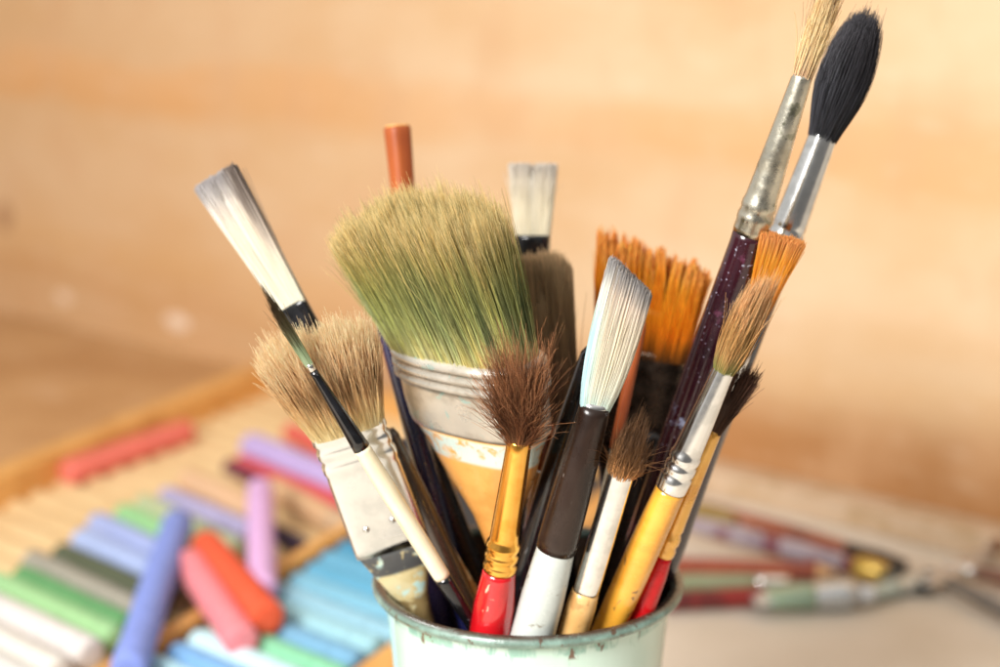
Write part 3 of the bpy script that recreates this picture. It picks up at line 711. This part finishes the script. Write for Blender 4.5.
# --- wooden stick behind
B7 = Brush('wooden_stick', 'orange brown squared wooden stick poking up behind the olive green head', (397, 126, 42.8), (436, 555, 43.8), roll=28, cat='stick')
mst = mat('orange_brown_wood', 'A4521F', '8A3E18', scale=80, rough=.5, bump=.2, bscale=300, stretch=(1, 1, .2), c3='C87A40', scale3=110)
B7.part('shaft', [(126.4, 21), (127, 23), (129, 24.5), (160, 23), (200, 21), (400, 20), (520, 20)], mst, n=3.2, base=True)
B7.part('end_grain', [(125, 20), (126.4, 22)], mat('pale_end_grain', 'E0A860', 'D49A54', rough=.6), n=3.2)

# --- dark handles seen only between the others
nv = Brush('paint_brush', 'navy lacquered handle with a long highlight between the two wide ferrules', (384, 322, 40.4), (452, 565, 42), group='paint brushes standing in the enamel cup')
nv.part('handle', [(322, 14), (326, 18), (400, 21), (480, 23), (560, 22)], mat('navy_lacquer', '1A1E4C', '151838', scale=80, rough=.18, coat=1), base=True)
dk = Brush('paint_brush', 'dark brown round handle just right of the leftmost brush shaft', (388, 430, 39.6), (466, 602, 40.8))
dk.part('handle', [(430, 12), (436, 17), (500, 22), (590, 22)], mat('dark_walnut_lacquer', '3A2A1E', '2A1E16', scale=60, rough=.25, coat=.7, stretch=(1, 1, .3)), base=True)
bk = Brush('paint_brush', 'glossy black handle peeping out left of the umber sleeve', (596, 350, 38.4), (528, 575, 40.4))
bk.part('handle', [(350, 22), (356, 28), (420, 34), (480, 36), (560, 34)], m_black, base=True)
th = Brush('paint_brush', 'thin orange brown handle with cream lower end between umber sleeve and scruffy brown hair', (642, 322, 38.6), (584, 590, 40.4))
th.part('handle', [(322, 8), (330, 11), (400, 12), (448, 11)], mst)
th.part('cream_shaft', [(447, 8), (470, 9), (520, 10), (590, 10)], mat('cream_paint', 'D9CDB4', 'C9BA9C', rough=.3, coat=.4), base=True)
sv = Brush('paint_brush', 'small silver ferruled shaft just right of the gold ferrule', (549, 425, 39.8), (524, 590, 41.2))
sv.part('shaft', [(425, 10), (432, 14), (470, 15)], mat('rust_varnish', '9A4E22', '84401A', rough=.3, coat=.5))
sv.part('ferrule', [(469, 16), (472, 18), (495, 18), (498, 20), (503, 18), (506, 20), (540, 19)], m_chrome)
sv.part('handle', [(539, 17), (590, 17)], m_black, base=True)

for px0, py0, px1, py1, D0, D1, w_, c_, lb in (  # handles added to fill the gaps with dark, standing in for shade
  (418, 425, 484, 600, 41.5, 42.6, 24, '1A1614', 'added near black handle darkening the gap behind the ochre neck of the widest brush'),
  (404, 440, 440, 600, 42.2, 43.4, 22, '241C30', 'added dusky violet handle darkening the gap beside the navy one'),
  (512, 440, 500, 600, 42.6, 43.6, 30, '1C1512', 'added blackish handle darkening the gap behind the gold ferrule'),
  (560, 440, 548, 600, 42.8, 43.4, 30, '17130F', 'added blackish handle darkening the gap behind the glossy black one'),
  (652, 430, 612, 600, 42.4, 43.4, 34, '1E1512', 'added blackish handle darkening the gap behind the plain silver ferrule')):
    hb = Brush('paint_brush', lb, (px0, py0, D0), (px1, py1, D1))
    hb.part('handle', [(py0, w_ * .5), (py0 + 6, w_ * .8), ((py0 + py1) / 2, w_), (py1, w_)], mat('dark_gap_fill_' + c_, c_, None, scale=80, rough=.3, coat=.4), base=True)
# ================================================================== THINGS LYING ON THE TABLE TO THE RIGHT
class Lying:
    """thing lying along a line on the table; parts are stations of its own axis"""
    def __init__(s, name, label, cat, p0, p1, z0, z1, group=None, k=.82):
        s.k = k
        a, b = onz(p0[0], p0[1], z0), onz(p1[0], p1[1], z1); d = (b - a); s.L = d.length; d.normalize()
        x = Vector((-d.y, d.x, 0)).normalized(); yv = d.cross(x).normalized()
        M = Matrix((x, yv, d)).transposed().to_4x4(); M.translation = a * S
        s.root = empty(name, M); tag(s.root, label, cat, group)
    def part(s, name, st, m, seg=32, parent=None):
        st = [(q[0] * s.L, q[1] * s.k, (q[2] if len(q) > 2 else q[1]) * s.k, q[3] if len(q) > 3 else 2.0) for q in st]
        V, Fc = loft(refine(st, .25), seg); return link(name, V, Fc, m, parent or s.root)
GR = 'painting tools lying on the table'
l1 = Lying('paint_brush', 'long brush lying down, mauve white worn handle turning maroon and brass ferrule', 'paint brush', (650, 513), (930, 586), 1.15, .4, GR)
l1.part('handle', [(0, .2), (.03, .32), (.3, .52), (.55, .56), (.712, .5)], mat('worn_mauve_lacquer', '9A8C92', '80707A', scale=70, rough=.35, coat=.4, c3='6A2430', scale3=60, lo3=.48, hi3=.56))
l1.part('grip', [(.713, .5), (.73, .48), (.745, .46)], mat('maroon_lacquer', '6A1A24', '581420', rough=.25, coat=.7))
l1.part('ferrule', [(.746, .5), (.76, .62), (.80, .66), (.83, .6), (.86, .56)], mat('bright_brass', 'D0B060', 'BC9A48', scale=60, rough=.3, metal=.7))
V, Q, C = hairs(l1.L * .855, l1.L * 1.0, .5, .4, .55, .22, grad([(0, '8A8478'), (1, '4A463E')], .2), n=700, r0=.012, r1=.006, seed=41)
link('bristles', V, Q, M_HAIR, l1.root, cols=C)
l2 = Lying('paint_brush', 'rust red handled brush lying behind the mauve one', 'paint brush', (690, 505), (905, 566), .5, .42, GR)
l2.part('handle', [(0, .3), (.1, .42), (.5, .5), (.75, .4)], mat('rust_lacquer', '8E4426', '703420', scale=60, rough=.3, coat=.5))
l2.part('ferrule', [(.751, .42), (.9, .45), (1, .3)], mat('dark_ferrule', '4A4038', '38302A', rough=.35, metal=.8))
l3 = Lying('palette_knife', 'olive handled palette knife beside the pale batten', 'palette knife', (660, 500), (790, 537), .5, .45, GR)
l3.part('handle', [(0, .2), (.1, .4), (.5, .5), (.6, .35)], mat('olive_wood', '8A7440', '6E5A34', scale=60, rough=.4, c3='C8B450', scale3=60, lo3=.55, hi3=.6))
l3.part('blade', [(.601, .12), (.7, .3, .05), (.95, .35, .03), (1, .1, .02)], m_chrome)
l4 = Lying('pencil', 'thick brick red pencil nearest behind the green handled brush', 'pencil', (655, 565), (838, 572), .5, .5, GR)
l4.part('body', [(0, .42), (.02, .46), (.88, .46)], mat('brick_red_paint', '9A4A30', '863C28', scale=60, rough=.35, coat=.4), seg=6)
l4.part('tip', [(.881, .44), (.97, .12), (1, .05)], mat('pencil_wood', 'D6A878', 'C89868', rough=.6))
l5 = Lying('paint_brush', 'pale green handled brush lying between the brick red pencil and the dark red crayon', 'paint brush', (650, 583), (790, 582), .42, .42, GR)
l5.part('handle', [(0, .3), (.3, .42), (.75, .38)], mat('sage_lacquer', '8E9474', '7C8664', scale=60, rough=.35, coat=.4))
l5.part('ferrule', [(.751, .36), (1, .3)], m_chrome)
l6 = Lying('pastel_stick', 'dark red oil crayon with a blackened middle, nearest the cup on the right', 'pastel', (655, 602), (768, 596), .45, .45, GR)
l6.part('stick', [(0, .4), (.02, .46), (.98, .46), (1, .4)], mat('dark_red_wax', '8A2420', '4A1A1C', scale=45, lo=.42, hi=.55, rough=.4))
def tube(label, p0, p1, r, cbody, clabel, ccap, z=.55):
    L_ = Lying('paint_tube', label, 'paint tube', p0, p1, z, z, 'paint tubes lying on the table')
    mb = mat('tube_metal_' + cbody, cbody, None, scale=60, rough=.3, metal=.6, bump=.6, bscale=120)
    L_.part('body', [(0, r * 1.25, .05, 3), (.05, r * 1.25, .06, 3), (.06, r * 1.2, .12, 2.6), (.3, r * 1.08, r * .6, 2.3), (.6, r, r * .9), (.80, r, r), (.86, r * .55), (.88, r * .45)], mb)
    L_.part('label_band', [(.12, r * 1.19, .24 * r + .13, 2.5), (.3, r * 1.10, r * .62, 2.3), (.5, r * 1.045, r * .82, 2.15)], mat('tube_band_' + clabel, clabel, None, scale=50, rough=.35, coat=.5, bump=.4, bscale=120))
    L_.part('cap', [(.881, r * .5), (.885, r * .62), (.99, r * .55), (1, r * .5)], mat('tube_cap_' + ccap, ccap, None, rough=.35))
    return L_
tube('fat crumpled paint tube, green band and whitish metal, right of the dark red crayon', (752, 598), (874, 594), .75, 'C8CCCE', '8FA890', 'D6D8DA', .6)
tube('small crumpled silver paint tube beyond the fat green banded one', (858, 596), (934, 578), .48, 'C9CFCE', 'A9B8B0', 'D6DAD8', .45)
k1 = Lying('palette_knife', 'bright steel palette knife tip raised beside the dark rods at the right edge', 'palette knife', (1045, 520), (925, 585), 1.0, .6, GR)
k1.part('handle', [(0, .3), (.1, .45), (.4, .42), (.45, .3)], mat('brown_wood_grip', '8A5A34', '744A2A', rough=.4))
k1.part('blade', [(.451, .14, .12), (.6, .4, .14), (.9, .5, .06), (1, .15, .04)], mat('pale_steel', 'D5D8DA', 'B9BCBE', scale=80, rough=.35, metal=.8))
k2 = Lying('paint_brush', 'dark grey handled brush running out at the lower right edge', 'paint brush', (925, 570), (1060, 640), .5, .5, GR)
k2.part('handle', [(0, .12), (.1, .25), (.5, .36), (1, .36)], mat('grey_lacquer', '6A645E', '4E4A46', scale=60, rough=.35, coat=.4))
k3 = Lying('paint_brush', 'brown handled brush above the dark grey one at the right edge', 'paint brush', (945, 566), (1070, 592), .6, .6, GR)
k3.part('ferrule', [(0, .2), (.02, .3), (.25, .36)], m_chrome)
k3.part('handle', [(.251, .34), (.5, .45), (1, .4)], mat('chestnut_lacquer', '7A4E38', '5E4034', scale=60, rough=.35, coat=.5))
